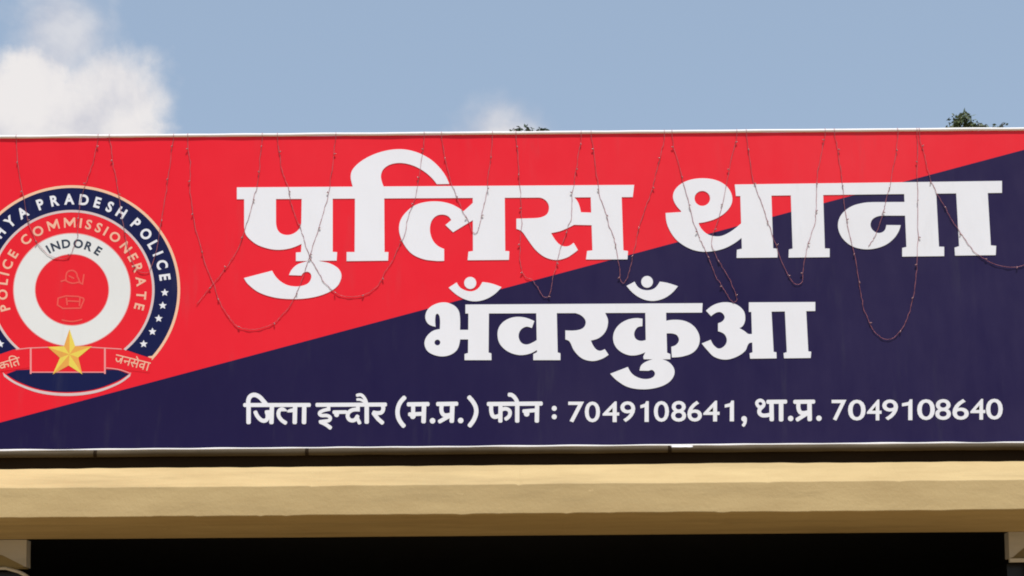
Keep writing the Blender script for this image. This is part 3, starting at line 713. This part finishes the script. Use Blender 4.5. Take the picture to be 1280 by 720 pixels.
# faint crest in the middle of the red disc
p_ = Print(0.0010); Cc = (30, 320, 8)
for st in ([(370, 255), (420, 238), (432, 165, 1), (480, 145, 1), (520, 165, 1), (535, 215)], [(415, 245), (480, 272, 1), (545, 262), (585, 280), (600, 185)], [(540, 215), (560, 265)], [(450, 200), (500, 225)],
           [(342, 420), (335, 490), (390, 525), (565, 522), (600, 440), (590, 420)], [(350, 420), (420, 400), (540, 405), (600, 425)], [(425, 420), (432, 490)], [(440, 450), (560, 455)], [(560, 420), (555, 500)], [(380, 640), (480, 655, 1), (580, 635)]):
    p_.line(Cc, st, 15)
p_.build('faint_crest', FAINT, emb)

# ------------------------------------------------------------------ string lights hung over the board
def string_light(px, label, tail=None, seed=0):
    rnd = random.Random(seed)
    pts = sample([p + (1,) for p in px], False, 7)
    W3 = []
    for i, p in enumerate(pts):
        q = P(p.x, p.y, 0)
        off = .0048 + .0022*abs(noise.noise((i*.35, seed*3.1, 2)))
        W3.append(Vector((q.x + .005*noise.noise((i*.8, seed, 7)) + .007*noise.noise((i*.21, seed, 3)), -off, q.z + .002*noise.noise((i*.7, seed, 9)))))
    # over the top hem to its back
    def over(p):
        return [Vector((p.x, .012, ztr + .004)), Vector((p.x, .004, ztr + .0115)), Vector((p.x, -.006, ztr + .0105)), Vector((p.x, -.0145, ztr + .002)), Vector((p.x, -.0135, ztr - .008))]
    ends = [px[0][1] < 182, px[-1][1] < 182]
    hi = ztr - .012
    body = [p for p in W3 if p.z < hi]
    path = (over(W3[0]) if ends[0] else []) + body + (over(W3[-1])[::-1] if ends[1] else [])
    root = empty('string_light', path[0]); tag(root, label, 'string light', 'string lights hanging over the sign')
    m1 = MB().tube(path, .00105, 5)
    tw = [p + Vector((.0016*math.cos(i*1.3), -.0012*math.sin(i*1.3) - .0012, .0)) for i, p in enumerate(path)]
    m1.tube(tw, .0006, 4)
    m1.build('wire', WIRE, root, True)
    acc = 0; nxt = .05 + .08*rnd.random()
    for a, b in zip(body[:-1], body[1:]):
        acc += (b-a).length
        if acc > nxt:
            nxt = acc + .13 + .10*rnd.random()
            d = Vector((rnd.uniform(-.9, .9), -.12, rnd.uniform(-1, .5))).normalized()*.013
            MB().tube([a + Vector((0, -.003, 0)), a + Vector((0, -.003, 0)) + d*.35, a + Vector((0, -.003, 0)) + d*.8, a + Vector((0, -.003, 0)) + d], [.0024, .0033, .0028, .0008], 7).build('bulb', BULB, root, True)
    return root
string_light([(123, 174), (116, 205), (106, 234), (98, 268), (96, 300), (84, 322), (60, 318), (40, 290), (28, 240), (20, 174)], 'thin wire of small bulbs hanging over the left half of the round emblem', seed=1)
string_light([(137, 174), (142, 205), (147, 234), (158, 300), (172, 338), (188, 338), (202, 275), (209, 232), (217, 174)], 'thin wire of small bulbs looping over the right edge of the round emblem', seed=2)
string_light([(235, 174), (237, 203), (240, 257), (256, 327), (268, 358), (283, 393), (302, 410), (325, 411), (345, 402), (359, 387), (373, 362), (388, 318), (400, 280), (411, 242), (420, 174)], 'thin bulb wire with a wide loop dropping onto plain red left of the big letters', seed=3)
string_light([(328, 174), (322, 234), (318, 244), (309, 280), (294, 318), (283, 335), (268, 353), (246, 381)], 'thin bulb wire slanting down onto plain red, its lower end hanging free', seed=4)
string_light([(347, 174), (353, 214), (361, 236), (364, 256), (378, 292), (387, 320), (399, 342), (412, 360), (428, 370), (450, 370), (466, 363), (478, 348), (492, 322), (504, 298), (511, 270), (520, 245), (526, 207), (530, 174)], 'thin bulb wire looping below the arched stroke of the first big word', seed=5)
string_light([(552, 174), (560, 215), (567, 236), (571, 247), (582, 270), (590, 288), (595, 292), (599, 282), (603, 265), (610, 232), (615, 174)], 'short thin bulb wire looping over the third big letter of the first word', seed=6)
string_light([(645, 174), (650, 235), (652, 280), (650, 325), (656, 346), (667, 351), (677, 369), (685, 371), (692, 345), (699, 317), (708, 290), (713, 276), (716, 242), (720, 212), (726, 174)], 'thin bulb wire looping across the last letter of the first big word', seed=7)
string_light([(739, 174), (746, 220), (752, 252), (762, 282), (769, 305), (774, 335), (778, 354), (785, 345), (791, 320), (803, 270), (814, 240), (824, 202), (830, 174)], 'thin bulb wire looping down through the gap between the two big words', seed=8)
string_light([(840, 172), (851, 217), (863, 263), (873, 295), (881, 312), (894, 343), (906, 364), (916, 378), (921, 374), (912, 350), (896, 322), (889, 302), (900, 269), (910, 220), (920, 172)], 'thin bulb wire folded across the round first letter of the second big word', seed=9)
string_light([(933, 172), (941, 223), (949, 247), (958, 272), (968, 302), (982, 338), (998, 356), (1004, 335), (1009, 309), (1018, 280), (1020, 265), (1022, 214), (1032, 170)], 'thin bulb wire looping over the two upright stems of the second big word', seed=10)
string_light([(1043, 170), (1049, 200), (1053, 231), (1059, 283), (1069, 323), (1075, 364), (1082, 392), (1091, 412), (1105, 424), (1119, 421), (1132, 402), (1141, 372), (1146, 331), (1147, 251), (1146, 169)], 'thin reddish bulb wire whose long loop hangs lowest onto the navy area', seed=11)
string_light([(1122, 170), (1117, 210), (1107, 251), (1103, 268), (1096, 290), (1086, 308)], 'short thin bulb wire dangling over the bowl of the second last big letter', seed=12)
string_light([(1149, 169), (1155, 195), (1161, 218), (1170, 240), (1184, 266), (1199, 289), (1212, 308), (1224, 320), (1248, 332), (1275, 333), (1300, 318), (1318, 280), (1330, 168)], 'thin bulb wire crossing the last upright letter at the right end of the sign', seed=13)

# ------------------------------------------------------------------ trees behind the building
def tree(name, label, base, top_pts, crown_c, crown_r, mat, leaf, nleaf, seed):
    """base: foot of trunk; top_pts: shoots that stand above the crown (centre, radius, leaves)"""
    rnd = random.Random(seed)
    root = empty(name, base); tag(root, label, 'tree', 'trees behind the sign')
    bx, by, _ = base; cz = crown_c[2]
    mb = MB()
    tp = [(bx + .12*math.sin(i*1.1), by + .1*math.cos(i), i*(cz - crown_r[2]*.2)/8) for i in range(9)]
    mb.tube(tp, [.22*(1-.075*i) for i in range(9)], 10)
    for k in range(16):
        a = rnd.uniform(0, 6.28); i0 = rnd.randint(4, 8); s0 = Vector(tp[i0])
        e = Vector(crown_c) + Vector((math.cos(a)*crown_r[0]*.75, math.sin(a)*crown_r[1]*.75, rnd.uniform(-.45, .6)*crown_r[2]))
        mid = s0.lerp(e, .5) + Vector((0, 0, .25))
        mb.tube([s0, mid, e], [.09, .05, .018], 6)
    for c, r_, _n in top_pts:
        s0 = Vector((c[0]+rnd.uniform(-.2, .2), c[1], c[2]-1.6))
        mb.tube([s0, s0.lerp(Vector(c), .6)+Vector((.05, 0, 0)), Vector(c)+Vector((0, 0, r_*.5))], [.03, .018, .006], 5)
    mb.build('trunk', BARK, root, True)
    v, f = [], []
    clumps = []
    for k in range(70):
        d = Vector((rnd.gauss(0, 1), rnd.gauss(0, 1), rnd.gauss(0, .9))).normalized()*rnd.uniform(.45, .93)
        clumps.append((Vector(crown_c) + Vector((d.x*crown_r[0], d.y*crown_r[1], d.z*crown_r[2])), rnd.uniform(.35, .6)))
    def leaf_at(p, s):
        ax = Vector((rnd.gauss(0, 1), rnd.gauss(0, 1), rnd.gauss(0, .6) - .3)).normalized()
        sd = ax.cross(Vector((rnd.gauss(0, 1), rnd.gauss(0, 1), rnd.gauss(0, 1)))).normalized()
        nn = ax.cross(sd); b = len(v)
        v.extend([tuple(p), tuple(p + ax*s*.5 + sd*s*.24 + nn*s*.06), tuple(p + ax*s), tuple(p + ax*s*.5 - sd*s*.24 + nn*s*.06)])
        f.append((b, b+1, b+2, b+3))
    for i in range(nleaf):
        c, r_ = clumps[rnd.randrange(len(clumps))]
        d = Vector((rnd.gauss(0, 1), rnd.gauss(0, 1), rnd.gauss(0, .8))).normalized()*r_*(rnd.random()**.45)
        q = c + d
        if q.z > crown_c[2] + crown_r[2]: continue
        leaf_at(q, leaf*rnd.uniform(.8, 1.6))
    for c, r_, n_ in top_pts:
        for i in range(n_):
            d = Vector((rnd.gauss(0, .55)*r_, rnd.gauss(0, .6)*r_, rnd.gauss(0, .6)*r_ - .25*r_))
            if d.z > r_: continue
            leaf_at(Vector(c) + d, leaf*rnd.uniform(.55, 1.0))
    link_mesh('crown', v, f, mat, root)
    return root
YT = 15.0
def sh(px, py, rpx, n_, y=YT): 
    q = P(px, py, y); return (tuple(q), rpx*.0112, n_)
zt1 = P(1230, 168, YT).z
q = P(1225, 168, YT)
tree('leafy_tree', 'green leafy tree showing its top above the right end of the sign', (q.x+.4, YT, 0),
     [sh(1199, 148, 8, 110), sh(1194, 157, 8, 130), sh(1208, 153, 9, 160), sh(1204, 145, 6, 60), sh(1215, 157, 6, 90), sh(1224, 158, 5, 40), sh(1231, 158, 4, 26), sh(1242, 160, 4, 26), sh(1253, 156, 3, 12), sh(1252, 161, 4, 20)],
     (q.x + .3, YT + .3, zt1 - 1.75), (1.9, 1.7, 1.75), LEAF_A, .085, 9000, 5)
YT2 = 19.0
q = P(660, 168, YT2)
tree('bushy_tree', 'dark bushy tree with only a few leaf tips above the middle of the sign', (q.x-.2, YT2, 0),
     [sh(643, 163, 3.5, 18, YT2), sh(648, 161.5, 4, 24, YT2), sh(659, 160, 4, 26, YT2), sh(675, 162, 3.5, 20, YT2), sh(680, 161.5, 3, 16, YT2), sh(668, 165, 4, 12, YT2)],
     (q.x, YT2 + .3, q.z - 1.75), (2.1, 1.8, 1.7), LEAF_B, .10, 9000, 9)
